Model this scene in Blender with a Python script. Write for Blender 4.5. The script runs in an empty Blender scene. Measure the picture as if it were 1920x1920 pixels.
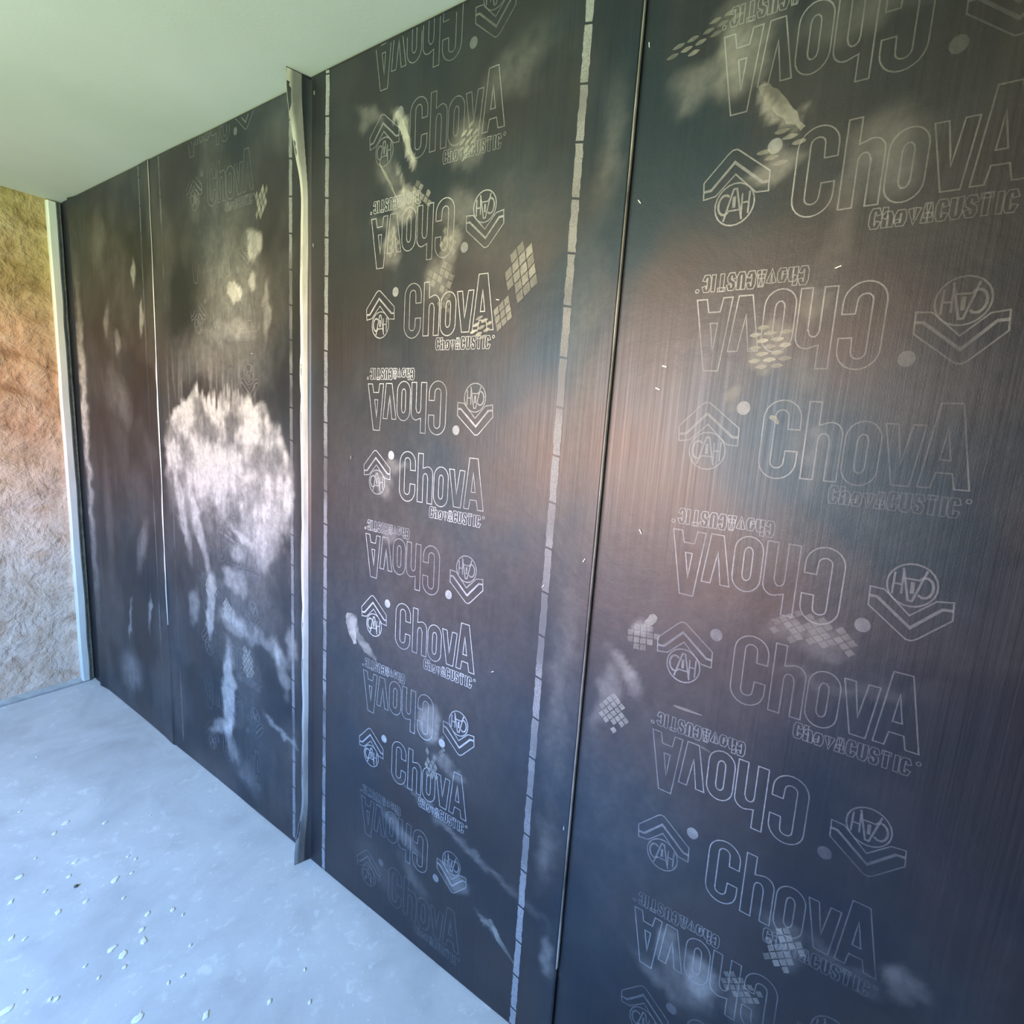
import bpy, bmesh, math, random
import numpy as np
from mathutils import Vector, Matrix
random.seed(7)
C = bpy.context.scene.collection
sc = bpy.context.scene
H = 2.317                       # ceiling height
W = 2.75                        # room width  (wall_right at x=0, room towards -x)
L = 4.55                        # room length (wall_back at y=0, room towards -y)

# ---------------------------------------------------------------- camera
cam_d = bpy.data.cameras.new('camera'); cam = bpy.data.objects.new('camera', cam_d); C.objects.link(cam)
yaw, pit, rol = 0.971861285, -0.167587677, 0.0641797437
fw = Vector((math.sin(yaw)*math.cos(pit), math.cos(yaw)*math.cos(pit), math.sin(pit)))
rt = Vector((math.cos(yaw), -math.sin(yaw), 0)); up = rt.cross(fw)
r2 = rt*math.cos(rol) + up*math.sin(rol); u2 = -rt*math.sin(rol) + up*math.cos(rol)
cam.matrix_world = Matrix(((r2.x, u2.x, -fw.x, -0.964448), (r2.y, u2.y, -fw.y, -3.255233), (r2.z, u2.z, -fw.z, 1.469956), (0, 0, 0, 1)))
cam_d.sensor_width = 36.0; cam_d.lens = 36.0*1006.796/1920.0; cam_d.clip_start = 0.02
sc.camera = cam

# ---------------------------------------------------------------- daylight: sky above, bright haze at the horizon, grass below
world = bpy.data.worlds.new('world'); sc.world = world; world.use_nodes = True
nt = world.node_tree; nt.nodes.clear()
wo = nt.nodes.new('ShaderNodeOutputWorld'); bg = nt.nodes.new('ShaderNodeBackground')
tc = nt.nodes.new('ShaderNodeTexCoord'); sx = nt.nodes.new('ShaderNodeSeparateXYZ'); mr = nt.nodes.new('ShaderNodeMapRange')
cr = nt.nodes.new('ShaderNodeValToRGB')
mr.inputs['From Min'].default_value = -1; mr.inputs['From Max'].default_value = 1
nt.links.new(tc.outputs['Generated'], sx.inputs[0]); nt.links.new(sx.outputs['Z'], mr.inputs['Value'])
nt.links.new(mr.outputs[0], cr.inputs[0]); nt.links.new(cr.outputs[0], bg.inputs[0]); nt.links.new(bg.outputs[0], wo.inputs[0])
el = cr.color_ramp.elements
SKY = [(0.0, (0.40, 0.54, 0.36)), (0.42, (0.55, 0.66, 0.36)), (0.475, (0.95, 0.58, 0.38)), (0.515, (1.0, 0.66, 0.60)), (0.555, (0.50, 0.64, 0.98)), (0.64, (0.24, 0.47, 0.98)), (1.0, (0.15, 0.40, 1.05))]
el[0].position = SKY[0][0]; el[0].color = (*SKY[0][1], 1); el[1].position = SKY[-1][0]; el[1].color = (*SKY[-1][1], 1)
for p_, c_ in SKY[1:-1]:
    e = el.new(p_); e.color = (*c_, 1)
bg.inputs[1].default_value = 26.0
sc.view_settings.view_transform = 'Standard'; sc.view_settings.look = 'None'
sc.view_settings.exposure = 0.52; sc.view_settings.gamma = 1.0
sc.view_settings.use_curve_mapping = False
sc.cycles.max_bounces = 8; sc.cycles.diffuse_bounces = 5; sc.cycles.transparent_max_bounces = 12
sc.cycles.sample_clamp_indirect = 6.0
sc.cycles.use_denoising = True

WIN = (-2.80, -0.85, 0.80, 1.98)       # opening in wall_left: y0, y1, z0, z1
DOOR = (-2.35, -1.25, 0.0, 2.05)       # opening in wall_front: x0, x1, z0, z1
def portal(name, loc, rot, sx_, sy_):
    ld = bpy.data.lights.new(name, 'AREA'); ld.shape = 'RECTANGLE'; ld.size = sx_; ld.size_y = sy_
    ld.cycles.is_portal = True
    o = bpy.data.objects.new(name, ld); C.objects.link(o); o.location = loc; o.rotation_euler = rot
portal('window_portal', (-W-0.10, (WIN[0]+WIN[1])/2, (WIN[2]+WIN[3])/2), (0, -math.pi/2, 0), WIN[3]-WIN[2], WIN[1]-WIN[0])

# ---------------------------------------------------------------- node helpers
class NB:
    def __init__(s, name):
        s.m = bpy.data.materials.new(name); s.m.use_nodes = True; s.t = s.m.node_tree; s.t.nodes.clear()
        s.out = s.n('ShaderNodeOutputMaterial'); s.b = s.n('ShaderNodeBsdfPrincipled'); s.l(s.b.outputs[0], s.out.inputs[0])
    def n(s, k, **kw):
        x = s.t.nodes.new(k)
        for a, v in kw.items(): setattr(x, a, v)
        return x
    def l(s, a, b): s.t.links.new(a, b)
    def set(s, sock, v):
        if hasattr(v, 'node'): s.l(v, sock)
        else: sock.default_value = v
    def noise(s, scale=(1, 1, 1), sc_=5, det=4, rough=.55, dist=0, coord='Object'):
        tcn = s.n('ShaderNodeTexCoord'); mp = s.n('ShaderNodeMapping'); mp.inputs['Scale'].default_value = scale
        s.l(tcn.outputs[coord], mp.inputs[0]); nz = s.n('ShaderNodeTexNoise')
        nz.inputs['Scale'].default_value = sc_; nz.inputs['Detail'].default_value = det
        nz.inputs['Roughness'].default_value = rough; nz.inputs['Distortion'].default_value = dist
        s.l(mp.outputs[0], nz.inputs['Vector']); return nz.outputs['Fac']
    def ramp(s, f, st):
        r = s.n('ShaderNodeValToRGB'); e = r.color_ramp.elements
        e[0].position = st[0][0]; e[0].color = (*st[0][1], 1); e[1].position = st[-1][0]; e[1].color = (*st[-1][1], 1)
        for p, c in st[1:-1]: q = e.new(p); q.color = (*c, 1)
        s.l(f, r.inputs[0]); return r.outputs[0]
    def rng(s, f, a, b, c, d):
        r = s.n('ShaderNodeMapRange'); r.inputs[1].default_value = a; r.inputs[2].default_value = b
        r.inputs[3].default_value = c; r.inputs[4].default_value = d; s.l(f, r.inputs[0]); return r.outputs[0]
    def math(s, op, a, b=0.0, clamp=False):
        r = s.n('ShaderNodeMath', operation=op, use_clamp=clamp); s.set(r.inputs[0], a); s.set(r.inputs[1], b); return r.outputs[0]
    def mix(s, f, a, b):
        r = s.n('ShaderNodeMix', data_type='RGBA'); s.set(r.inputs[0], f)
        s.set(r.inputs[6], a if hasattr(a, 'node') else (*a, 1)); s.set(r.inputs[7], b if hasattr(b, 'node') else (*b, 1)); return r.outputs[2]
    def attr(s, name): a = s.n('ShaderNodeAttribute', attribute_name=name); return a.outputs['Fac']
    def bump(s, h, strength=.3, dist=.01, nrm=None):
        b = s.n('ShaderNodeBump'); b.inputs['Strength'].default_value = strength; b.inputs['Distance'].default_value = dist
        s.l(h, b.inputs['Height'])
        if nrm: s.l(nrm, b.inputs['Normal'])
        return b.outputs[0]
    def P(s, **kw):
        for k, v in kw.items():
            so = s.b.inputs[k.replace('_', ' ')]
            if isinstance(v, tuple) and len(v) == 3 and so.type == 'RGBA': v = (*v, 1)
            s.set(so, v)

# membrane: black bituminous film, dusty or given painted light where the 'dust_light' mask says so
def mat_membrane():
    b = NB('black_membrane')
    fine = b.noise((1, 1, 1), 60, 5, .6)
    cloud = b.noise((1, 1, 1), 3.2, 5, .6, .4)
    streak = b.noise((1, 190, 2.2), 1.0, 4, .65)
    grit = b.noise((1, 1, 1), 420, 2, .5)
    dust_light = b.attr('dust_light')
    d1 = b.math('MULTIPLY', dust_light, b.rng(fine, .25, .75, .62, 1.25))
    film = b.math('MULTIPLY', b.rng(cloud, .40, .75, 0.0, .010), b.rng(streak, .35, .7, .6, 1.5))
    fac = b.math('ADD', d1, film, True)
    col = b.mix(fac, (0.0045, 0.0050, 0.0085), (0.50, 0.47, 0.44))
    r1 = b.rng(streak, .3, .75, .37, .50)
    rough = b.math('ADD', r1, b.math('MULTIPLY', fac, .35), True)
    h = b.math('ADD', b.math('MULTIPLY', streak, .6), b.math('MULTIPLY', grit, .35))
    n = b.bump(h, .22, .0015)
    n = b.bump(cloud, .25, .01, n)
    b.P(Base_Color=col, Roughness=rough, Normal=n)
    tint = b.noise((1, 1, 1), 2.3, 3, .5, .3)
    b.P(IOR=1.64, Specular_Tint=b.ramp(tint, [(.32, (1.0, .86, .83)), (.48, (.88, .90, .97)), (.64, (.52, .77, 1.0))]))
    return b.m
def mat_print(name, col, rough=.6, gain=1.0, scale=140):
    b = NB(name)
    f = b.noise((1, 1, 1), scale, 4, .6)
    a = b.math('MULTIPLY', b.math('MULTIPLY', b.attr('fade'), gain), b.rng(f, .3, .6, .72, 1.05), True)
    b.P(Base_Color=b.mix(f, tuple(c*.85 for c in col), col), Roughness=rough, Alpha=a)
    return b.m
def mat_solid(name, c0, c1, sc_=30, rough=.7, bs=.3, bd=.004, scale=(1, 1, 1), spec=.4):
    b = NB(name); f = b.noise(scale, sc_, 6, .6)
    b.P(Base_Color=b.ramp(f, [(.3, c0), (.7, c1)]), Roughness=rough, Normal=b.bump(f, bs, bd)); b.b.inputs['Specular IOR Level'].default_value = spec
    return b.m
def mat_floor():
    b = NB('screeded_concrete')
    a = b.noise((1, 1, 1), 2.6, 6, .6, .6); f = b.noise((1, 1, 1), 55, 5, .6); g = b.noise((1, 1, 1), 7, 4, .55, .2)
    sp = b.noise((1, 1, 1), 90, 3, .5)
    col = b.ramp(a, [(.25, (.50, .50, .51)), (.5, (.65, .65, .66)), (.75, (.76, .76, .76))])
    col = b.mix(b.rng(g, .52, .74, 0, .38), col, (.42, .42, .43))
    wp = b.noise((1, 1, 1), 24, 4, .6, .5)
    col = b.mix(b.math('MULTIPLY', b.rng(wp, .57, .68, 0, .75), b.rng(a, .42, .58, 0, 1)), col, (.86, .86, .86))
    col = b.mix(b.math('MULTIPLY', b.rng(sp, .66, .70, 0, .8), b.rng(a, .4, .55, .2, 1)), col, (.88, .88, .86))
    b.P(Base_Color=col, Roughness=b.rng(f, .3, .7, .50, .72), Normal=b.bump(f, .14, .003))
    return b.m
def mat_clay():
    b = NB('rough_clay_render')
    a = b.noise((1, 1, 1), 8.5, 6, .60, .35); f = b.noise((1, 1, 1), 30, 4, .55, .3); c = b.noise((1, 1, 1), 2.0, 3, .5)
    col = b.ramp(a, [(.30, (.24, .12, .06)), (.44, (.50, .29, .17)), (.56, (.62, .40, .26)), (.72, (.74, .55, .40))])
    col = b.mix(b.rng(f, .55, .75, 0, .5), col, (.78, .62, .46))
    col = b.mix(b.rng(c, .45, .65, 0, .35), col, (.45, .36, .18))
    geo = b.n('ShaderNodeNewGeometry'); sp = b.n('ShaderNodeSeparateXYZ'); b.l(geo.outputs['Position'], sp.inputs[0])
    l = b.noise((1, 1, 1), 11, 5, .6, .6)
    pale_low = b.math('MULTIPLY', b.rng(sp.outputs['Z'], .95, 1.35, 1.0, 0.0), b.rng(l, .36, .56, .35, .95))       # paler blotches over the lower half
    col = b.mix(pale_low, col, (.80, .63, .50))
    ochre = b.math('MULTIPLY', b.rng(sp.outputs['Z'], 1.75, 2.0, 0.0, 1.0), b.rng(c, .3, .6, .45, .9))         # yellower blotches towards the top
    col = b.mix(ochre, col, b.ramp(a, [(.35, (.26, .20, .05)), (.65, (.56, .46, .20))]))
    h = b.math('ADD', b.math('MULTIPLY', a, 1.0), b.math('MULTIPLY', f, .35))
    b.P(Base_Color=col, Roughness=.82, Normal=b.bump(h, 1.0, .026))
    return b.m
def mat_ceiling():
    b = NB('smooth_ceiling_plaster')
    a = b.noise((1, 1, 1), 1.6, 4, .5); f = b.noise((1, 1, 1), 120, 4, .6)
    b.P(Base_Color=b.ramp(a, [(.3, (.55, .58, .47)), (.7, (.64, .66, .56))]), Roughness=.8, Normal=b.bump(f, .12, .002))
    return b.m
M_mem = mat_membrane()
M_logo = mat_print('pale_ink', (.62, .63, .66), .5, 1.0)
M_guide = mat_print('pale_guide_ink', (.46, .46, .48), .5, 1.0, 260)
M_dust = mat_print('dried_mortar_dust', (.56, .54, .49), .9, 1.0, 90)
def mat_selv():
    b = NB('selvedge_shaded_ends'); f = b.noise((1, 1, .18), 26, 6, .65); g = b.noise((1, 1, .5), 3.2, 3, .5)
    geo = b.n('ShaderNodeNewGeometry'); sp = b.n('ShaderNodeSeparateXYZ'); b.l(geo.outputs['Position'], sp.inputs[0])
    end_shade = b.math('ADD', b.rng(sp.outputs['Z'], .35, 1.0, 1.0, 0.0), b.rng(sp.outputs['Z'], 1.75, 2.1, 0.0, .75), True)      # shade painted in near the floor and the ceiling, lit middle left pale
    k = b.math('MULTIPLY', end_shade, b.rng(g, .25, .7, .75, 1.0), True)
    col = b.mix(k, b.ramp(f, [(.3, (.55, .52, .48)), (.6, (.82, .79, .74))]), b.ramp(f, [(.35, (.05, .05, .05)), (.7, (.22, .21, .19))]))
    b.P(Base_Color=col, Roughness=.42, Normal=b.bump(f, .4, .003)); return b.m
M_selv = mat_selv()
M_edge = mat_solid('scuffed_cut_edge', (.03, .03, .03), (.55, .52, .48), 5, .5, .2, .002)
M_strip = mat_solid('pale_plastic_strip', (.66, .69, .64), (.80, .82, .77), 16, .42, .25, .003, (1, 1, .3), .5)
M_felt = mat_solid('grey_edge_felt', (.16, .18, .16), (.38, .40, .36), 40, .9, .6, .006)
M_floor = mat_floor(); M_clay = mat_clay(); M_ceil = mat_ceiling()
M_plaster = mat_solid('brown_clay_wall', (.13, .085, .055), (.26, .18, .12), 9, .85, .4, .006)
M_wood = mat_solid('sawn_pine', (.36, .25, .15), (.52, .38, .25), 12, .6, .3, .003, (1, 1, .08))
M_white = mat_solid('white_flake', (.93, .93, .93), (.98, .98, .98), 80, .45, .3, .002)
M_pebble = mat_solid('dark_pebble', (.10, .09, .08), (.2, .18, .16), 90, .8, .3, .002)
M_steel = NB('bright_staple_steel'); M_steel.P(Base_Color=(.85, .84, .80), Metallic=.6, Roughness=.35); M_steel = M_steel.m

# ---------------------------------------------------------------- object helpers
def link(name, me, mat, parent=None):
    o = bpy.data.objects.new(name, me); C.objects.link(o)
    if mat: me.materials.append(mat)
    if parent: o.parent = parent; o.matrix_parent_inverse = parent.matrix_world.inverted()
    return o
def mesh_from(verts, faces, smooth=False, attr=None, fattr=None):
    me = bpy.data.meshes.new('m'); me.from_pydata([tuple(v) for v in verts], [], faces); me.update()
    if smooth:
        me.polygons.foreach_set('use_smooth', [True]*len(me.polygons))
    if attr is not None:
        a = me.attributes.new(attr, 'FLOAT', 'POINT'); a.data.foreach_set('value', np.asarray(fattr, dtype=np.float32))
    return me
def box_vf(x0, x1, y0, y1, z0, z1, V, F):
    b = len(V); V += [(x0, y0, z0), (x1, y0, z0), (x1, y1, z0), (x0, y1, z0), (x0, y0, z1), (x1, y0, z1), (x1, y1, z1), (x0, y1, z1)]
    F += [(b, b+3, b+2, b+1), (b+4, b+5, b+6, b+7), (b, b+1, b+5, b+4), (b+1, b+2, b+6, b+5), (b+2, b+3, b+7, b+6), (b+3, b, b+4, b+7)]
def boxes(name, L_, mat, parent=None):
    V, F = [], []
    for q in L_: box_vf(*q, V, F)
    return link(name, mesh_from(V, F), mat, parent)
def struct(o): o['kind'] = 'structure'; return o
def thing(o, label, cat, group=None):
    o['label'] = label; o['category'] = cat
    if group: o['group'] = group
    return o
def empty(name, loc, label, cat, group=None):
    o = bpy.data.objects.new(name, None); C.objects.link(o); o.location = loc; o.empty_display_size = .1
    bpy.context.view_layer.update()
    return thing(o, label, cat, group)

# smooth value noise in numpy
_rs = np.random.RandomState(3); _G = _rs.rand(256, 256)
def vnoise(x, y):
    xi = np.floor(x).astype(int); yi = np.floor(y).astype(int); fx = x-xi; fy = y-yi
    fx = fx*fx*(3-2*fx); fy = fy*fy*(3-2*fy)
    g = lambda a, b: _G[a % 256, b % 256]
    return (g(xi, yi)*(1-fx)+g(xi+1, yi)*fx)*(1-fy) + (g(xi, yi+1)*(1-fx)+g(xi+1, yi+1)*fx)*fy
def fbm(x, y, o=4):
    s = 0; a = .5; t = 0
    for i in range(o): s = s+a*vnoise(x*2**i+17*i, y*2**i+31*i); t += a; a *= .55
    return s/t
def sst(a, b, x): t = np.clip((x-a)/(b-a), 0, 1); return t*t*(3-2*t)

# ---------------------------------------------------------------- room shell
struct(boxes('floor', [(-W-.2, .2, -L-.2, .2, -.12, 0)], M_floor))
struct(boxes('ceiling', [(-W-.2, .2, -L-.2, .2, H, H+.12)], M_ceil))
struct(boxes('wall_right', [(0, .18, -L-.2, .18, 0, H)], M_plaster))
# back wall: lumpy hand-thrown render
def back_wall():
    nx, nz = 110, 170; V = []; F = []
    xs = np.linspace(-W, 0.0, nx); zs = np.linspace(0, H, nz)
    X, Z = np.meshgrid(xs, zs, indexing='ij')
    lump = (fbm(X*7, Z*7, 5)-.5)*.045 + (fbm(X*26+9, Z*26, 3)-.5)*.010
    lump = np.maximum(lump, -.004)*sst(0, .05, Z)*sst(0, .03, H-Z)*sst(0, .05, -X)
    V = [(X[i, j], -lump[i, j]-.002, Z[i, j]) for i in range(nx) for j in range(nz)]
    F = [(i*nz+j, (i+1)*nz+j, (i+1)*nz+j+1, i*nz+j+1) for i in range(nx-1) for j in range(nz-1)]
    n = len(V)
    box_vf(-W-.18, 0, .004, .18, 0, H, V, F)
    return link('wall_back', mesh_from(V, F, True), M_clay)
struct(back_wall())
y0, y1, z0, z1 = WIN
struct(boxes('wall_left', [(-W-.18, -W, -L-.18, y0, 0, H), (-W-.18, -W, y1, 0, 0, H), (-W-.18, -W, y0, y1, 0, z0), (-W-.18, -W, y0, y1, z1, H)], M_plaster))
x0, x1, z0d, z1d = DOOR
struct(boxes('wall_front', [(-W, x0, -L-.18, -L, 0, H), (x1, 0, -L-.18, -L, 0, H), (x0, x1, -L-.18, -L, z1d, H)], M_plaster))
ym = (y0+y1)/2
struct(boxes('window_1', [(-W-.12, -W-.05, y0, y0+.05, z0, z1), (-W-.12, -W-.05, y1-.05, y1, z0, z1), (-W-.12, -W-.05, y0+.05, y1-.05, z0, z0+.05), (-W-.12, -W-.05, y0+.05, y1-.05, z1-.05, z1), (-W-.12, -W-.05, ym-.03, ym+.03, z0+.05, z1-.05)], M_wood))
struct(boxes('door_1', [(x0+.05, x1-.05, -L-.11, -L-.07, .01, z1d-.05), (x0, x0+.05, -L-.14, -L-.03, 0, z1d), (x1-.05, x1, -L-.14, -L-.03, 0, z1d), (x0+.05, x1-.05, -L-.14, -L-.03, z1d-.05, z1d)], M_wood))
# mortar fillet between the back wall and the floor
V, F = [], []
N = 90
for i in range(N+1):
    x = -W + (W-.02)*i/N; a = .018+.016*float(fbm(np.array(x*9.), np.array(2.)));
    b_ = .022+.02*float(fbm(np.array(x*8.), np.array(7.)))
    V += [(x, -.001, a), (x, -b_*.45, a*.55), (x, -b_, .0005), (x, -.001, .0005)]
for i in range(N):
    for k in range(3): q = i*4+k; F.append((q, q+1, q+5, q+4))
F += [(0, 3, 2, 1), (N*4, N*4+1, N*4+2, N*4+3)]
struct(link('trim_1', mesh_from(V, F, True), mat_solid('floor_mortar', (.40, .39, .37), (.56, .55, .52), 25, .8, .4, .004)))

# ---------------------------------------------------------------- membrane sheets.  s = distance from the far corner along wall_right, z = height
# dust blobs, some of them painted light: (s, z, radius s, radius z, tilt deg, strength, softness)
BLOBS = [
 # sheet in the far corner
 (.748, 1.95, .018, .06, 8, .35, .5), (.80, 1.788, .018, .075, 6, .35, .4), (.46, 1.77, .035, .07, 10, .22, .8), (.56, 1.69, .03, .06, 10, .24, .6), (.50, 1.50, .12, .10, 0, .14, .9),
 (.70, .85, .04, .12, 25, .20, .8), (.53, .47, .015, .12, 15, .35, .6), (.74, .55, .012, .09, 10, .3, .6), (.50, .20, .14, .10, 20, .20, .8), (.42, 2.12, .08, .10, 0, .10, .9), (.35, .95, .05, .3, 0, .10, .9), (.160, 1.45, .028, .46, 0, .50, 1), (.160, 1.0, .026, .6, 0, .26, 1), (.165, 1.3, .04, .8, 0, .12, 1), (.60, 1.42, .07, .10, 0, .14, .8), (.42, 2.05, .12, .16, 0, .05, 1), (.62, 1.95, .1, .2, 0, .05, 1),  # tall blobs at the left edge paint the highlight on its bulge
 (1.42, .80, .30, .30, 0, .12, 1), (1.15, 1.15, .12, .25, 0, .16, 1), (1.62, 1.05, .13, .28, 0, .14, 1), (1.55, .30, .2, .2, 0, .05, 1),
 # second sheet
 (1.42, 1.95, .20, .18, 0, .13, 1), (1.50, 1.78, .17, .16, 0, .17, .8), (1.33, 1.74, .12, .2, 10, .12, .9), (1.47, 1.60, .20, .12, 0, .15, .8), (1.60, 1.95, .05, .045, 0, .42, .3), (1.585, 1.85, .02, .03, 0, .35, .3),
 (1.485, 1.815, .04, .03, -40, .55, .25), (1.43, 1.70, .20, .03, 0, .12, .5), (1.66, 1.75, .02, .09, 0, .25, .5), (1.2, 1.62, .14, .10, 0, .13, .8),
 (1.36, 1.20, .35, .10, 0, .22, .8), (1.07, 1.06, .03, .20, -18, .42, .5), (1.20, 1.0, .03, .20, -22, .42, .5), (1.5, 1.03, .09, .018, -14, .35, .4), (1.47, .95, .06, .03, -10, .30, .5), (1.62, 1.0, .05, .09, 0, .3, .7),
 (1.44, .86, .09, .045, -10, .32, .5), (1.27, .72, .035, .14, 8, .45, .4), (1.14, .68, .04, .08, 15, .25, .6), (1.60, .68, .22, .03, -8, .22, .6), (1.38, .40, .045, .22, 4, .55, .4), (1.42, .70, .10, .05, 0, .30, .5), (1.33, .25, .11, .03, 25, .30, .5), (1.72, .62, .03, .1, -20, .3, .6),
 (1.40, .17, .05, .05, 0, .25, .6), (1.72, .39, .11, .012, -20, .30, .5), (1.5, .12, .1, .06, -30, .12, .8), (1.78, .72, .03, .05, 0, .3, .6),
 # third sheet
 (2.32, .95, .55, .42, 0, .075, .9), (2.35, 1.35, .5, .3, 0, .05, .9), (2.95, .80, .22, .45, 0, .06, .9), (3.05, 1.35, .35, .35, 0, .05, .9),  # broad faint blobs paint in the reflected sheen, near sheet included
 (2.245, 2.10, .012, .085, -32, .55, .35), (2.19, 2.02, .035, .06, -30, .16, .8), (2.12, 2.16, .06, .02, -20, .14, .7), (2.55, 2.15, .10, .045, 15, .10, .8), (2.43, 2.04, .05, .05, 0, .16, .5),
 (2.25, 1.955, .045, .04, 0, .42, .4), (2.23, 2.01, .006, .05, -25, .3, .5), (2.39, 1.85, .035, .045, 0, .30, .5), (2.42, 1.92, .05, .03, 10, .14, .7), (2.21, 1.87, .03, .05, 0, .26, .5), (2.55, 1.87, .14, .12, 0, .06, 1), (2.37, 1.775, .05, .04, 20, .22, .6),
 (2.20, 1.92, .07, .015, 0, .10, .6), (2.09, .865, .022, .04, 10, .62, .35), (2.15, .82, .03, .012, -30, .25, .5), (2.25, 1.34, .05, .02, 15, .25, .5), (2.20, 1.28, .03, .04, 0, .22, .5),
 (2.39, .69, .04, .05, 0, .34, .4), (2.46, .60, .06, .015, -15, .2, .6), (2.50, .295, .05, .03, 0, .22, .5), (2.30, .33, .10, .02, -28, .16, .6), (2.61, .24, .04, .01, -40, .25, .5), (2.35, .22, .08, .03, -35, .10, .8), (2.5, .42, .28, .012, -16, .16, .8), (2.22, 1.17, .03, .025, 0, .2, .5),
 (2.75, 1.60, .04, .25, 0, .10, .9), (2.76, .95, .035, .3, 0, .10, .9), (2.76, .52, .03, .09, 0, .14, .9), (2.79, .26, .018, .06, 0, .2, .7), (2.2, .16, .1, .05, -20, .06, 1), (2.77, 1.97, .03, .12, 0, .10, .9),
 # near sheet
 (2.985, 2.04, .045, .05, 20, .24, .5), (2.92, 2.03, .05, .03, 10, .16, .7), (2.99, 2.10, .06, .04, 0, .14, .8), (3.045, 1.965, .012, .05, -45, .32, .5), (3.055, 1.885, .04, .02, 20, .24, .6), (3.195, 1.87, .05, .055, 0, .14, .7), (3.15, 1.80, .02, .09, 0, .08, .8), (3.13, 2.06, .09, .03, 0, .08, .8),
 (3.085, 1.61, .03, .035, 0, .24, .5), (3.13, 1.67, .02, .035, -30, .14, .6), (3.13, 1.56, .02, .05, 0, .10, .6), (3.04, 1.53, .012, .012, 0, .3, .4), (3.14, 1.47, .03, .035, 0, .12, .6), (3.17, 1.43, .03, .05, 0, .08, .8),
 (2.90, 1.00, .018, .06, -35, .26, .6), (2.865, .94, .022, .09, 5, .20, .7), (2.93, 1.10, .016, .016, -30, .28, .5), (3.20, 1.165, .07, .03, 0, .11, .7), (3.04, .46, .025, .05, 10, .16, .5), (3.11, .44, .045, .05, -15, .26, .5), (3.09, .40, .05, .06, 0, .16, .8), (3.395, .64, .035, .03, 20, .13, .5), (3.31, .62, .06, .015, -15, .06, .7),
 (3.19, .43, .03, .04, 0, .10, .7), (3.23, .60, .03, .05, -20, .10, .6), (3.03, .37, .06, .02, -30, .12, .7), (3.25, 1.1, .12, .01, 10, .05, .7),
]
def dust_light_mask(S, Z):
    ws = S + (fbm(S*22, Z*22, 3)-.5)*.05; wz = Z + (fbm(S*22+50, Z*22+8, 3)-.5)*.06
    m = np.zeros_like(S)
    for (cs, cz, rs_, rz, tilt, st, so) in BLOBS:
        a = math.radians(-tilt if rz > rs_ else tilt); dx = ws-cs; dz = wz-cz
        p = (dx*math.cos(a)+dz*math.sin(a))/rs_; q = (-dx*math.sin(a)+dz*math.cos(a))/rz
        r = np.sqrt(p*p+q*q)
        m = m + st*(1-sst(1-so, 1+so*.45, r))
    # big lime wipe on the second sheet
    wipe = sst(1.475, 1.515, 1.0*wz + .03*(fbm(S*60, Z*3, 2)-.5)*4)     # above the top edge
    arc = sst(.98, 1.06, np.sqrt(((ws-1.36)/.43)**2+((wz-1.20)/.33)**2))
    low = 1-sst(.90, 1.32, wz + .05*(ws-1.3))
    big = (1-wipe)*(1-arc)*(1-low)*sst(.935, .99, ws)
    tex = (.30+.95*sst(.28, .68, fbm(S*9+2, Z*11+5, 4)))*(.62+.5*sst(.2, .8, fbm(S*50, Z*10, 3)))
    m = m + 1.05*big*np.clip(tex, 0, 1.15)
    drip = (1-sst(1.46, 1.72, wz))*sst(1.44, 1.52, wz)*sst(.97, 1.02, S)*(1-sst(1.55, 1.68, S))*sst(.55, .7, fbm(S*70, Z*5, 2))
    m = m + .16*drip
    # general grime of the second and far sheet
    far = 1-sst(1.80, 1.84, S)
    m = m + far*.055*sst(.35, .7, fbm(S*6+3, Z*4, 4)) + .012*sst(.4, .7, fbm(S*9, Z*9, 4))
    m = m*(.65+.7*fbm(S*40+5, Z*24, 3))
    return np.clip(m, 0, 1)

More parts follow.
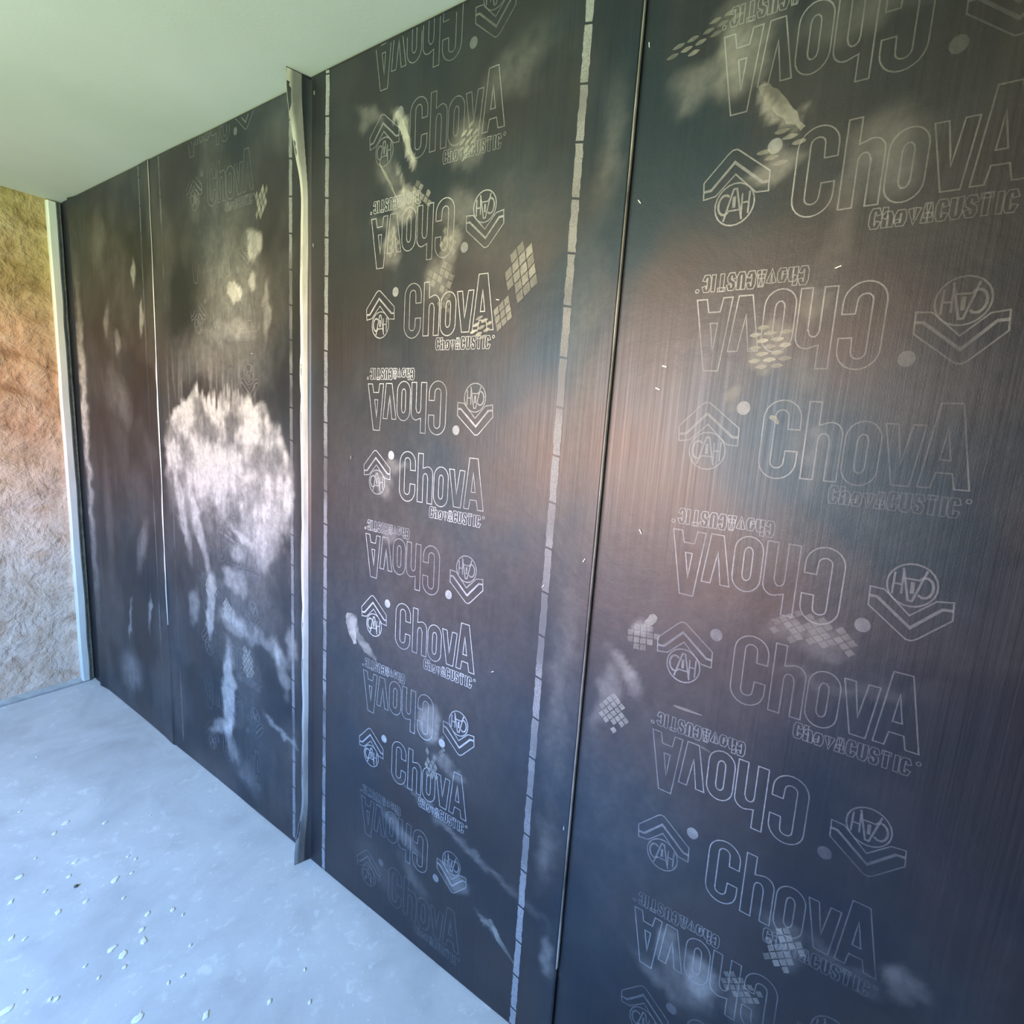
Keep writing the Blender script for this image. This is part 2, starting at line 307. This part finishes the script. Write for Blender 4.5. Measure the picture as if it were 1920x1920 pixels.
class Sheet:
    """one hanging strip; d(s,z) = how far its face stands off the wall"""
    def __init__(s_, s0, s1, z0=0.004, z1=H-.004, lip=None, wave=.004, seed=0, top_jag=0, base=.010):
        s_.__dict__.update(s0=s0, s1=s1, z0=z0, z1=z1, lip=lip, wave=wave, seed=seed, base=base)
    def d(s_, S, Z):
        S = np.asarray(S, float); Z = np.asarray(Z, float)
        d = s_.base + s_.wave*(fbm(S*2.2+s_.seed, Z*1.3+s_.seed, 2)-.3)
        d = d + .003*sst(s_.s1-.10, s_.s1, S)                      # right margin lies over the next strip
        if s_.lip: d = d + s_.lip(S, Z)
        return d
    def pos(s_, s, z, off=.0006):
        return (-(float(s_.d(s, z))+off), -s, z)
    def build(s_, name, parent, ds=.0075):
        ss = np.arange(s_.s0, s_.s1, ds); ss = np.append(ss, s_.s1)
        zs = np.linspace(s_.z0, s_.z1, int((s_.z1-s_.z0)/.0085)+1)
        S, Z = np.meshgrid(ss, zs, indexing='ij'); D = s_.d(S, Z); dust_light = dust_light_mask(S, Z)
        ns, nz = S.shape; T = .004
        front = np.stack([-D, -S, Z], -1).reshape(-1, 3); back = front.copy(); back[:, 0] += T
        V = np.concatenate([front, back]); n = ns*nz
        F = []
        idx = lambda i, j: i*nz+j
        for i in range(ns-1):
            for j in range(nz-1):
                a, b, c, d = idx(i, j), idx(i, j+1), idx(i+1, j+1), idx(i+1, j)
                F.append((a, b, c, d)); 
        for j in range(nz-1):
            F.append((idx(0, j), n+idx(0, j), n+idx(0, j+1), idx(0, j+1)))
            F.append((idx(ns-1, j+1), n+idx(ns-1, j+1), n+idx(ns-1, j), idx(ns-1, j)))
        for i in range(ns-1):
            F.append((idx(i, 0), idx(i+1, 0), n+idx(i+1, 0), n+idx(i, 0)))
            F.append((idx(i+1, nz-1), idx(i, nz-1), n+idx(i, nz-1), n+idx(i+1, nz-1)))
            for j in range(nz-1):
                a, b, c, d = idx(i, j), idx(i, j+1), idx(i+1, j+1), idx(i+1, j)
                F.append((n+d, n+c, n+b, n+a))
        me = mesh_from(V, F, True, 'dust_light', np.concatenate([dust_light.ravel(), dust_light.ravel()]))
        return link(name, me, M_mem, parent)

def lipA(S, Z):   # lifted, rounded left edge in the corner
    w = .010+.004*np.exp(-((Z-1.4)/.5)**2)
    t = np.clip((.215-S)/.085, 0, 1); return w*t**1.5
def sst_(a, b, x): return sst(a, b, x)
def lipC(S, Z):
    t = np.clip((1.888-S)/.013, 0, 1)
    amp = .020 + .040*sst(2.02, 2.28, Z) + .028*(1-sst(.02, .22, Z)) + .004*(vnoise(Z*9, Z*0+3)-.5)
    return amp*t
shA = Sheet(.132, .9205, lip=lipA, wave=.005, seed=2, base=.008)
def lipB(S, Z):
    t = np.clip((.932-S)/.010, 0, 1); return (.0012+.0042*sst(2.25, 1.5, Z)*sst(.35, .9, Z)+.003*vnoise(Z*6, Z*0+1))*t
shB = Sheet(.922, 1.8735, lip=lipB, wave=.006, seed=7, base=.008)
shC = Sheet(1.875, 2.812, lip=lipC, wave=.003, seed=11, base=.0145)
shD = Sheet(2.76, 3.74, wave=.003, seed=19, base=.008)

# ---- ribbons and glyphs
def ribbon(P, w, closed, V, F):
    P = [np.array(p, float) for p in P]; n = len(P); b0 = len(V)
    for i in range(n):
        a = P[i-1] if (closed or i > 0) else P[i]; c = P[(i+1) % n] if (closed or i < n-1) else P[i]
        d1 = P[i]-a; d2 = c-P[i]
        l1 = np.linalg.norm(d1); l2 = np.linalg.norm(d2)
        if l1 < 1e-9: d1 = d2; l1 = l2
        if l2 < 1e-9: d2 = d1; l2 = l1
        d1 = d1/l1; d2 = d2/l2; n1 = np.array([-d1[1], d1[0]]); n2 = np.array([-d2[1], d2[0]])
        m = n1+n2; k = np.linalg.norm(m)
        m = n1 if k < .2 else m/k
        sc_ = min(1/max(m@n1, .4), 2.0)*w/2
        V.append(P[i]+m*sc_); V.append(P[i]-m*sc_)
    for i in range(n if closed else n-1):
        a = b0+2*i; c = b0+2*((i+1) % n); F.append((a, c, c+1, a+1))
def arc(cx, cy, rx, ry, a0, a1, n=8):
    return [(cx+rx*math.cos(math.radians(a0+(a1-a0)*i/n)), cy+ry*math.sin(math.radians(a0+(a1-a0)*i/n))) for i in range(n+1)]
# big word, in metres from the emblem's left tip
def big_word():
    Z0, ZT, XH = -.088, .031, .003
    P = []
    c = .160
    P.append(arc(c, .004, .027, .028, 180, 0, 12)[::1] + [(c+.027, -.013), (c+.010, -.013)] + arc(c-.0005, .008, .0095, .009, 0, 180, 6) + arc(c-.0005, -.066, .0095, .009, 180, 360, 6) + [(c+.010, -.047), (c+.027, -.047)] + arc(c, -.064, .027, .028, 0, -180, 12))
    P.append([(.196, ZT), (.2125, ZT), (.2125, -.004)] + arc(.229, -.017, .016, .018, 118, 0, 7) + [(.245, Z0), (.229, Z0), (.229, -.026)] + arc(.2208, -.026, .0075, .010, 0, 180, 5) + [(.2133, Z0), (.196, Z0)])
    P.append(arc(.272, -.020, .0225, .025, 180, 0, 10) + arc(.272, -.066, .0225, .024, 0, -180, 10))
    P.append(arc(.272, -.024, .0068, .010, 180, 0, 5) + arc(.272, -.062, .0068, .010, 0, -180, 5))
    P.append([(.297, XH), (.312, XH), (.321, -.054), (.329, XH), (.344, XH), (.335, -.084), (.314, -.084)])
    P.append([(.356, ZT+.003), (.380, ZT+.003), (.402, -.082), (.3855, -.082), (.381, -.061), (.3625, -.061), (.359, -.083), (.3445, -.083)])
    P.append([(.3685, .002), (.3765, -.043), (.3645, -.043)])
    return P
def emblem():
    O = []
    O.append(([(-.003, -.017), (.032, .020), (.038, .0245), (.045, .0245), (.051, .020), (.097, -.016), (.098, -.045), (.080, -.044), (.046, -.012), (.018, -.040), (-.001, -.043)], .0022, True))
    O.append(([(-.002, -.031), (.010, -.030), (.043, .006), (.088, -.031), (.098, -.031)], .0042, False))
    O.append((arc(.049, -.057, .030, .0315, 0, 345, 22), .0024, True))
    O.append((arc(.034, -.056, .010, .015, 50, 310, 9), .0034, False))
    O.append(([(.034, -.081), (.046, -.034), (.051, -.034), (.062, -.081)], .0030, False))
    O.append(([(.040, -.066), (.057, -.066)], .0026, False))
    O.append(([(.048, -.045), (.0485, -.062)], .005, False))
    O.append(([(.060, -.042), (.061, -.074)], .0026, False)); O.append(([(.061, -.056), (.070, -.056)], .0026, False)); O.append(([(.071, -.040), (.071, -.073)], .0028, False))
    return O
# small word: 5-point stroke alphabet, drawn as outlined capitals
G = {'C': [[(1, .78), (.8, 1), (.2, 1), (0, .8), (0, .2), (.2, 0), (.8, 0), (1, .22)]], 'h': [[(0, 0), (0, 1)], [(0, .55), (.3, .72), (.8, .72), (1, .5), (1, 0)]],
     'o': [[(0, .2), (.2, 0), (.8, 0), (1, .2), (1, .52), (.8, .72), (.2, .72), (0, .52), (0, .2)]], 'v': [[(0, .72), (.5, 0), (1, .72)]], 'A': [[(0, 0), (.4, 1), (.6, 1), (1, 0)], [(.2, .32), (.8, .32)]],
     'U': [[(0, 1), (0, .2), (.2, 0), (.8, 0), (1, .2), (1, 1)]], 'S': [[(1, .78), (.8, 1), (.2, 1), (0, .8), (.05, .6), (.95, .42), (1, .2), (.8, 0), (.2, 0), (0, .22)]],
     'T': [[(0, 1), (1, 1)], [(.5, 1), (.5, 0)]], 'I': [[(.5, 0), (.5, 1)]]}
def small_word():
    R = []; x = .2375; hgt = .0225; z0 = -.1185
    word = 'ChovACUSTIC'; adv = [.0150]*11; adv[9] = .0095
    for ch, a in zip(word, adv):
        w = a*.50
        for st in G[ch]:
            pts = [(x+.0035+px*w, z0+pz*hgt) for px, pz in st]
            R.append((pts, .0062, False))
        x += a
    R.append((arc(.404, -.0965, .003, .003, 0, 315, 7), .0016, True))
    return R
def outline_small():
    """each stroke of the small word becomes the outline of a fat stroke"""
    out = []
    for pts, w, closed in small_word():
        P = [np.array(p) for p in pts]
        if closed: out.append((pts, w, True)); continue
        Lf, Rt = [], []
        for i in range(len(P)):
            a = P[max(i-1, 0)]; c = P[min(i+1, len(P)-1)]; d = c-a; d = d/max(np.linalg.norm(d), 1e-9); n = np.array([-d[1], d[0]])
            e = 0
            if i == 0: e = -1
            if i == len(P)-1: e = 1
            Lf.append(P[i]+n*w*.5+d*e*w*.35); Rt.append(P[i]-n*w*.5+d*e*w*.35)
        out.append((Lf+Rt[::-1], .0015, True))
    return out
BIG = [(p, .0021, True) for p in big_word()]; EMB = emblem(); SML = outline_small()
DOTP = arc(.100, .0175, .0105, .0112, 0, 345, 20)

def subdiv(P, closed, step=.012):
    out = []; n = len(P)
    for i in range(n if closed else n-1):
        a = np.array(P[i], float); b = np.array(P[(i+1) % n], float); k = max(1, int(np.linalg.norm(b-a)/step))
        for j in range(k): out.append(a+(b-a)*j/k)
    if not closed: out.append(np.array(P[-1], float))
    return out
def fade_at(S, Z, seed, lo, hi):
    n = fbm(np.asarray(S)*7+seed, np.asarray(Z)*7+seed*3, 3)
    return lo+(hi-lo)*sst(.30, .62, n)
def place(name, strokes, sheet, o, flip, parent, mat, lo, hi, seed, disc=None, label=None, shear=0.0):
    V, F = [], []
    for P, w, closed in strokes: ribbon(subdiv(P, closed), w, closed, V, F)
    if disc:
        b = len(V); V += [np.array(p) for p in disc]; F.append(tuple(range(b, b+len(disc))))
    V = np.array(V)
    if flip: S = o[0]-V[:, 0]; Z = o[1]-V[:, 1]
    else: S = o[0]+V[:, 0]; Z = o[1]+V[:, 1]
    S = S + shear*(Z-1.5)
    keep = (Z < sheet.z1-.003) & (Z > sheet.z0+.004)
    F = [f for f in F if all(keep[i] for i in f)]
    if not F: return None
    used = sorted({i for f in F for i in f}); mp = {k: j for j, k in enumerate(used)}
    S = S[used]; Z = Z[used]; F = [tuple(mp[i] for i in f)[::-1] for f in F]
    D = sheet.d(S, Z)
    pts = np.stack([-(D+.0009), -S, Z], -1)
    worn = (1-.72*sst(3.06, 3.30, S))*(1-.5*sst(1.9, 2.2, Z)*(S > 2.8))
    me = mesh_from(pts, F, False, 'fade', fade_at(S, Z, seed, lo, hi)*worn)
    ob = link(name, me, mat, parent)
    if label: ob['label'] = label
    return ob
def logo(sheet, parent, u0, zo, flip, lo, hi, seed, shear=0.0, small=1.0):
    o = (u0, zo) if not flip else (u0+.408, zo)
    place('emblem', EMB, sheet, o, flip, parent, M_logo, lo, hi, seed, DOTP, shear=shear)
    place('lettering', BIG, sheet, o, flip, parent, M_logo, lo, hi, seed, shear=shear)
    place('small_lettering', SML, sheet, o, flip, parent, M_logo, lo*small, hi*small, seed, shear=shear)
def guide(sheet, parent, s_, w, zoff, lo, hi, seed, step=.0965):
    """printed edge line broken every ten centimetres by a thin slanted tick"""
    V, F = [], []; z = zoff
    while z < sheet.z1-.01:
        za, zb = max(z+.0022, sheet.z0+.004), min(z+step-.0022, sheet.z1-.004)
        if zb > za:
            k = 10; b = len(V)
            for i in range(k+1):
                t = za+(zb-za)*i/k; j1 = (vnoise(np.array(t*140.), np.array(float(seed)))-.5)*.0028; j2 = (vnoise(np.array(t*150.), np.array(seed+5.))-.5)*.0028
                V += [(s_-w/2+float(j1), t+.0016*(i in (0, k))), (s_+w/2+float(j2), t-.0016*(i in (0, k)))]
            for i in range(k): q = b+2*i; F.append((q, q+1, q+3, q+2))
        z += step
    V = np.array(V); S, Z = V[:, 0], V[:, 1]; D = sheet.d(S, Z)
    me = mesh_from(np.stack([-(D+.0008), -S, Z], -1), F, False, 'fade', fade_at(S, Z, seed, lo, hi))
    return link('guide_line', me, M_guide, parent)
def tread(sheet, parent, cs, cz, ls, lz, ang, cell=.016, style='diamond', hi=.7, drop=.15, seed=1, asp=1.0):
    """dusty sole print: rows of tread lugs inside an oval"""
    rnd = random.Random(seed); V, F, A = [], [], []
    a = math.radians(ang); ca, sa = math.cos(a), math.sin(a); nI = int(ls/cell)+2; nJ = int(lz/cell)+2
    for i in range(-nI, nI+1):
        for j in range(-nJ, nJ+1):
            if style == 'diamond':
                x = (i+.5*(j % 2))*cell; y = j*cell*.5*asp*1.05; rx, ry, sq = cell*.43, cell*.46*asp, 1.0
            else:
                x = (i+.5*(j % 2))*cell*1.35; y = j*cell*.62; rx, ry, sq = cell*.60, cell*.22, .35
            rr = math.hypot(x/ls, y/lz)
            if rr > 1.0 + rnd.uniform(-.12, .08) or rnd.random() < drop: continue
            al = hi*rnd.uniform(.6, 1.0)*(1 if rr < .8 else .75); b = len(V); k = 12
            for q in range(k):
                th = 2*math.pi*q/k; c, s = math.cos(th), math.sin(th); m = 1/(abs(c)+abs(s))**sq
                jx = x+rx*c*m*rnd.uniform(.88, 1.1); jy = y+ry*s*m*rnd.uniform(.88, 1.1)
                V.append((cs+jx*ca-jy*sa, cz+jx*sa+jy*ca)); A.append(al*rnd.uniform(.7, 1))
            F.append(tuple(range(b, b+k))[::-1])
    if not F: return
    V = np.array(V); S, Z = V[:, 0], V[:, 1]; D = sheet.d(S, Z)
    me = mesh_from(np.stack([-(D+.0013), -S, Z], -1), F, False, 'fade', A)
    return link('tread_print', me, M_dust, parent)
def smear(sheet, parent, pts, w, hi, seed, name='mortar_smear'):
    V, F = [], []; P = subdiv(pts, False, .004); n = len(P)
    ribbon(P, 1.0, False, V, F)
    V = np.array(V)
    for i in range(n):
        m = (V[2*i]+V[2*i+1])/2; d = V[2*i]-m; d = d/np.linalg.norm(d); t = i/(n-1)
        ww = w*(.45+.75*math.sin(math.pi*min(1, t*1.1+.05))**.6)*(.8+.4*float(vnoise(np.array(i*.5), np.array(seed+.3))))
        V[2*i] = m+d*ww/2; V[2*i+1] = m-d*ww/2*(.8+.4*float(vnoise(np.array(i*.6), np.array(seed+7.3))))
    S, Z = V[:, 0], V[:, 1]; D = sheet.d(S, Z)
    me = mesh_from(np.stack([-(D+.0011), -S, Z], -1), [f[::-1] for f in F], False, 'fade', fade_at(S*6, Z*6, seed, hi*.4, hi))
    return link(name, me, M_dust, parent)
def edge_band(name, sheet, parent, sA, sB, mat, z0, z1, off=.0012, wob=.0):
    """narrow selvedge band following the sheet surface between sA and sB, wrapped over the free edge"""
    n = 120; V, F = [], []; cols = [0, .34, .67, 1.0]
    for i in range(n+1):
        z = z0+(z1-z0)*i/n; wv = wob*(float(vnoise(np.array(z*16), np.array(4.)))-.5)
        a, b = sA+wv, sB
        for c in cols:
            s = a+(b-a)*c; V.append((-(float(sheet.d(max(s, sheet.s0), z))+off), -s, z))
        V.append((-(float(sheet.d(max(a, sheet.s0), z))-.006), -a, z))
    m = len(cols)+1
    for i in range(n):
        for k in range(len(cols)-1): q = i*m+k; F.append((q, q+m, q+m+1, q+1))
        q = i*m; F.append((q, q+len(cols), q+m+len(cols), q+m))
    return link(name, mesh_from(V, F, True), mat, parent)

GR = 'black acoustic membrane strips lining the wall'
tA = empty('membrane_sheet', (0, -shA.s0, 0), 'narrow black membrane strip nearest the far corner with rounded lifted left edge', 'wall membrane', GR)
tB = empty('membrane_sheet', (0, -shB.s0, 0), 'black membrane strip with a big whitish lime smear across its middle', 'wall membrane', GR)
tC = empty('membrane_sheet', (0, -shC.s0, 0), 'black membrane strip with clearest rows of printed lettering between two guide lines', 'wall membrane', GR)
tD = empty('membrane_sheet', (0, -shD.s0, 0), 'nearest black membrane strip with largest printed letters, running out of the right side', 'wall membrane', GR)
for sh, t in ((shA, tA), (shB, tB), (shC, tC), (shD, tD)): sh.build('membrane', t)
# the selvedges that catch the light
edge_band('selvedge', shC, tC, 1.8745, 1.887, M_selv, .006, H-.006, wob=.003)['label'] = 'pale selvedge curling off the wall with shade painted on its ends'
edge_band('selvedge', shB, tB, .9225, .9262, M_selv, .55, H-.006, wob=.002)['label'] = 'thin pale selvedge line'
V, F = [], []                       # cut edge of the third strip
for i in range(141):
    z = .25+(H-.3)*i/140; d = float(shC.d(2.812, z)); w = .0006+.0016*float(vnoise(np.array(z*12), np.array(9.)))
    V += [(-(d+.0008), -(2.812-w), z), (-(d+.0008), -2.8127, z), (-(d-.006), -2.8129, z)]
for i in range(140):
    for k in range(2): q = i*3+k; F.append((q, q+3, q+4, q+1))
link('cut_edge', mesh_from(V, F, True), M_edge, tC)['label'] = 'thin pale cut edge'

# guide lines
guide(shC, tC, 1.9610, .015, 2.205-.0965*23, .20, .55, 1)
guide(shC, tC, 2.7060, .0165, 2.178-.0965*23, .30, .58, 2)
guide(shB, tB, 1.7900, .015, .02, .12, .42, 3)
guide(shB, tB, 1.0040, .010, .05, .02, .16, 4)
guide(shA, tA, .8350, .010, .05, .03, .18, 5)
# printed rows
ROW = .3935
for k in range(-1, 5):
    z = 1.741-ROW*k; vis = {-1: .28, 0: .85, 1: .95, 2: .90, 3: .55, 4: .10}[k]
    logo(shC, tC, 2.127, z, False, vis*.55, vis, 20+k)
    if k > -2:
        vr = {-1: .22, 0: .62, 1: .95, 2: .90, 3: .75, 4: .30}[k]
        logo(shC, tC, 2.130, z+.111, True, vr*.5, vr, 40+k)
for k in range(0, 5):
    z = 1.891-ROW*k; vis = {0: .50, 1: .60, 2: .50, 3: .42, 4: .12}[k]
    logo(shD, tD, 2.951, z, False, vis*.45, vis, 60+k, shear=-.012, small=.8)
    vr = {0: .42, 1: .60, 2: .62, 3: .50, 4: .30}[k]
    logo(shD, tD, 2.951, z+.111, True, vr*.4, vr, 80+k, shear=-.012, small=.9)
for k in range(-1, 5):
    z = 1.788-ROW*k
    logo(shB, tB, 1.20, z, False, .0, .16, 100+k); logo(shB, tB, 1.20, z+.111, True, .0, .14, 120+k)

# sole prints and mortar marks
T = lambda *a, **k: tread(*a, **k)
T(shC, tC, 2.598, 1.775, .034, .052, -18, cell=.022, hi=.60, seed=1, asp=1.5, drop=.0)
T(shC, tC, 2.552, 1.69, .026, .030, -18, cell=.018, hi=.60, seed=2, asp=1.4, drop=.0)
T(shC, tC, 2.497, 1.665, .030, .024, 20, cell=.017, hi=.95, seed=3, style='bar', drop=.1)
T(shC, tC, 2.435, 2.045, .028, .032, 35, cell=.017, hi=.50, seed=4, style='bar')
T(shC, tC, 2.285, 1.955, .050, .032, 10, cell=.020, hi=.42, seed=5)
T(shC, tC, 2.390, 1.848, .026, .034, 0, cell=.018, hi=.40, seed=6)
T(shC, tC, 2.370, 1.775, .042, .030, 20, cell=.022, hi=.42, seed=7)
T(shC, tC, 2.385, 1.722, .020, .026, 0, cell=.015, hi=.30, seed=8)
T(shC, tC, 2.215, 1.870, .024, .032, 0, cell=.016, hi=.35, seed=9)
T(shC, tC, 2.405, .575, .022, .040, 10, cell=.016, hi=.55, seed=10, asp=1.5)
T(shC, tC, 2.44, .645, .012, .030, 0, cell=.012, hi=.4, seed=11)
T(shD, tD, 2.890, 2.085, .040, .018, 10, cell=.017, hi=.34, seed=12, style='bar')
T(shD, tD, 2.945, 2.105, .040, .014, 10, cell=.016, hi=.26, seed=13, style='bar')
T(shD, tD, 3.055, 1.905, .034, .028, 5, cell=.018, hi=.38, seed=14, style='bar')
T(shD, tD, 3.078, 1.612, .032, .036, 5, cell=.0165, hi=.85, seed=15, style='bar', drop=.08)
T(shD, tD, 3.200, 1.168, .066, .026, -4, cell=.018, hi=.26, seed=16, asp=.8)
T(shD, tD, 2.882, .905, .028, .046, 5, cell=.017, hi=.60, seed=17)
T(shD, tD, 2.925, 1.085, .026, .030, -40, cell=.018, hi=.45, seed=18)
T(shD, tD, 3.235, .600, .026, .052, -12, cell=.016, hi=.36, seed=19, asp=1.2)
T(shD, tD, 3.175, .470, .045, .022, -10, cell=.016, hi=.26, seed=20)
T(shB, tB, 1.645, 2.055, .032, .045, -10, cell=.020, hi=.42, seed=21, asp=1.6, drop=0)
T(shB, tB, 1.275, .790, .042, .045, 10, cell=.020, hi=.40, seed=22, drop=0)
T(shB, tB, 1.390, .735, .026, .050, 5, cell=.018, hi=.52, seed=23, drop=0)
T(shB, tB, 1.520, .575, .036, .060, 8, cell=.020, hi=.48, seed=24, drop=.05)
T(shB, tB, 1.44, 1.0, .09, .02, -12, cell=.03, hi=.30, seed=25, style='bar')
smear(shC, tC, [(2.215, 2.155), (2.245, 2.10), (2.262, 2.06), (2.283, 2.035)], .015, .55, 1)
smear(shC, tC, [(2.16, 2.055), (2.195, 2.01), (2.225, 1.965)], .006, .30, 2)
smear(shC, tC, [(2.073, .905), (2.083, .86), (2.10, .82)], .034, .75, 3)
smear(shC, tC, [(2.10, .855), (2.15, .82), (2.19, .80)], .024, .34, 4)
smear(shC, tC, [(2.62, .255), (2.65, .215), (2.70, .18)], .014, .30, 5)
smear(shD, tD, [(3.015, 2.0), (3.045, 1.965), (3.082, 1.925)], .018, .36, 6)
smear(shD, tD, [(3.055, .905), (3.075, .90)], .004, .3, 7)
smear(shD, tD, [(2.945, 1.128), (2.925, 1.10)], .014, .50, 8)
smear(shD, tD, [(3.092, 1.503), (3.10, 1.50), (3.106, 1.492)], .008, .45, 9)
smear(shB, tB, [(1.445, 1.845), (1.475, 1.815), (1.51, 1.79)], .034, .60, 10)
smear(shD, tD, [(2.997, 1.055-.09), (3.05, .965)], .004, .35, 11)

# dark strip added in the corner for the shade behind the first strip
n = 40; V, F = [], []
for i in range(n+1):
    z = .002+(H-.004)*i/n; wv = .004*float(vnoise(np.array(z*5), np.array(2.)))
    V += [(-.004, -.002, z), (-.006-wv, -.05, z), (-.005, -.16, z), (-.001, -.16, z), (-.001, -.002, z)]
for i in range(n):
    for k in range(4): q = i*5+k; F.append((q, q+1, q+6, q+5))
    q = i*5; F.append((q+4, q, q+5, q+9))
ob = link('corner_shade_strip', mesh_from(V, F, False, 'dust_light', [0.0]*len(V)), M_mem)
thing(ob, 'narrow dark membrane offcut tucked into the far corner behind the first strip', 'membrane offcut')  # added dark strip standing in for the corner shade, not a real offcut

# pale strip covering the corner edge of the clay wall
es = empty('edging_strip', (-.045, 0, 0), 'tall pale plastic strip closing the corner between clay wall and membrane', 'strip')
n = 60; V, F = [], []
for i in range(n+1):
    z = .004+(H-.012)*i/n; w1 = -.0635+.003*float(vnoise(np.array(z*7), np.array(5.))); w2 = -.0265+.004*float(vnoise(np.array(z*9), np.array(8.)))
    V += [(w1, -.002, z), (w1, -.022, z), (w1+.006, -.027, z), (w2-.006, -.026, z), (w2, -.021, z), (w2, -.002, z)]
for i in range(n):
    for k in range(6): q = i*6; F.append((q+k, q+(k+1) % 6, q+6+(k+1) % 6, q+6+k))
F += [tuple(range(5, -1, -1)), tuple(n*6+k for k in range(6))]
link('face', mesh_from(V, F), M_strip, es)
V, F = [], []
for i in range(n+1):
    z = .004+(H-.010)*i/n; w2 = -.006-.005*float(vnoise(np.array(z*11), np.array(8.5)))
    V += [(-.030, -.002, z), (-.028, -.014, z), (w2, -.012, z), (w2+.003, -.002, z)]
for i in range(n):
    for k in range(4): q = i*4; F.append((q+k, q+(k+1) % 4, q+4+(k+1) % 4, q+4+k))
F += [(3, 2, 1, 0), tuple(n*4+k for k in range(4))]
link('backing', mesh_from(V, F), M_felt, es)['label'] = 'grey fibrous backing'

# ---------------------------------------------------------------- staples on the membrane
ST = [(1.907, 2.272, 90, shC), (1.905, 1.903, 85, shC), (2.833, 1.864, 50, shD), (2.91, 1.582, 15, shD), (2.791, 1.205, 120, shC), (2.898, 1.281, 60, shD), (2.072, 1.346, 95, shC), (2.583, .897, 150, shC),
      (2.824, 2.111, 80, shD), (2.800, .607, 90, shC), (2.902, 1.543, 20, shD), (3.156, 1.723, 160, shD), (2.537, 1.719, 10, shC), (1.581, 1.626, 5, shB), (2.70, 1.13, 130, shC)]
def staple_mesh():
    V, F = [], []
    box_vf(-.0042, .0042, -.0018, .0, -.0007, .0007, V, F); box_vf(-.0042, -.0030, 0, .0025, -.0007, .0007, V, F); box_vf(.0030, .0042, 0, .0025, -.0007, .0007, V, F)
    return mesh_from(V, F)
sm = staple_mesh(); sm.materials.append(M_steel)
for (s, z, a, sh) in ST:
    o = bpy.data.objects.new('staple', sm); C.objects.link(o)
    x = -(float(sh.d(s, z))+.0006)
    # local -y faces the room
    o.matrix_world = Matrix.Translation((x, -s, z)) @ Matrix.Rotation(-math.pi/2, 4, 'Z') @ Matrix.Rotation(math.radians(a), 4, 'Y')
    thing(o, 'tiny bright metal staple pressed into the black wall membrane', 'staple', 'staples dotted over the membrane')

# ---------------------------------------------------------------- crumbs on the floor
FL = [(-.52, -.93, .010), (-.44, -1.11, .020), (-.48, -1.14, .014), (-.36, -1.21, .013), (-.25, -1.29, .006), (-.39, -.60, .008), (-.37, -1.43, .010), (-.36, -1.46, .010), (-.48, -1.33, .015), (-.43, -1.5, .020),
      (-.39, -1.51, .009), (-.51, -1.38, .012), (-.57, -1.39, .011), (-.57, -1.5, .016), (-.51, -1.52, .013), (-.44, -1.59, .009), (-.42, -1.70, .014), (-.37, -1.74, .013), (-.36, -1.78, .008), (-.45, -1.74, .015),
      (-.46, -1.78, .018), (-.52, -1.74, .018), (-.51, -1.78, .020), (-.52, -1.82, .010), (-.58, -1.74, .009), (-.39, -1.89, .008), (-.57, -1.80, .008), (-.47, -1.95, .008), (-.44, -1.96, .010), (-.69, -1.70, .009),
      (-.66, -1.77, .010), (-.65, -1.78, .012), (-.67, -1.50, .013), (-.65, -1.53, .010), (-.73, -1.72, .022), (-.55, -1.98, .022), (-.45, -2.10, .018), (-.34, -2.19, .012), (-.28, -2.27, .009), (-.24, -2.19, .007), (-.32, -1.08, .005),
      (-.60, -1.27, .018), (-.64, -1.36, .016), (-.55, -1.22, .008)]
def flake(r, seed):
    rnd = random.Random(seed); V, F = [], []; k = 12
    rr = [r*rnd.uniform(.55, 1.05) for _ in range(k)]
    for h, m in ((0.0003, 1.0), (.0012, .9), (.0018, .55)):
        for q in range(k):
            a = 2*math.pi*q/k; V.append((rr[q]*m*math.cos(a), rr[q]*m*.62*math.sin(a), h+rnd.uniform(0, .0003)))
    F.append(tuple(range(k))[::-1]); F.append(tuple(range(2*k, 3*k)))
    for l in range(2):
        for q in range(k): a = l*k+q; b = l*k+(q+1) % k; F.append((a, b, b+k, a+k))
    return mesh_from(V, F, True)
FM = []
for i in range(6):
    m = flake(.012, 50+i); m.materials.append(M_white); FM.append(m)
for i, (x, y, r) in enumerate(FL):
    o = bpy.data.objects.new('plaster_flake', FM[i % 6]); C.objects.link(o); o.location = (x, y, 0)
    o.rotation_euler = (0, 0, random.uniform(.2, 1.2)); k = r/.012*.8; o.scale = (k, k, 1)
    thing(o, 'small white plaster flake lying flat on the pale concrete floor', 'plaster flake', 'white plaster flakes scattered on the floor')
def lump(r, seed, mat, name, loc):
    bm = bmesh.new(); bmesh.ops.create_icosphere(bm, subdivisions=2, radius=r); rnd = random.Random(seed)
    for v in bm.verts: v.co *= rnd.uniform(.8, 1.1); v.co.z = (v.co.z+r*.6)*.7; v.co.z = max(v.co.z, 0)
    me = bpy.data.meshes.new(name); bm.to_mesh(me); bm.free(); o = link(name, me, mat); o.location = loc; return o
thing(lump(.006, 3, M_pebble, 'pebble', (-.51, -1.44, 0)), 'single dark pebble among the white flakes on the floor', 'pebble')
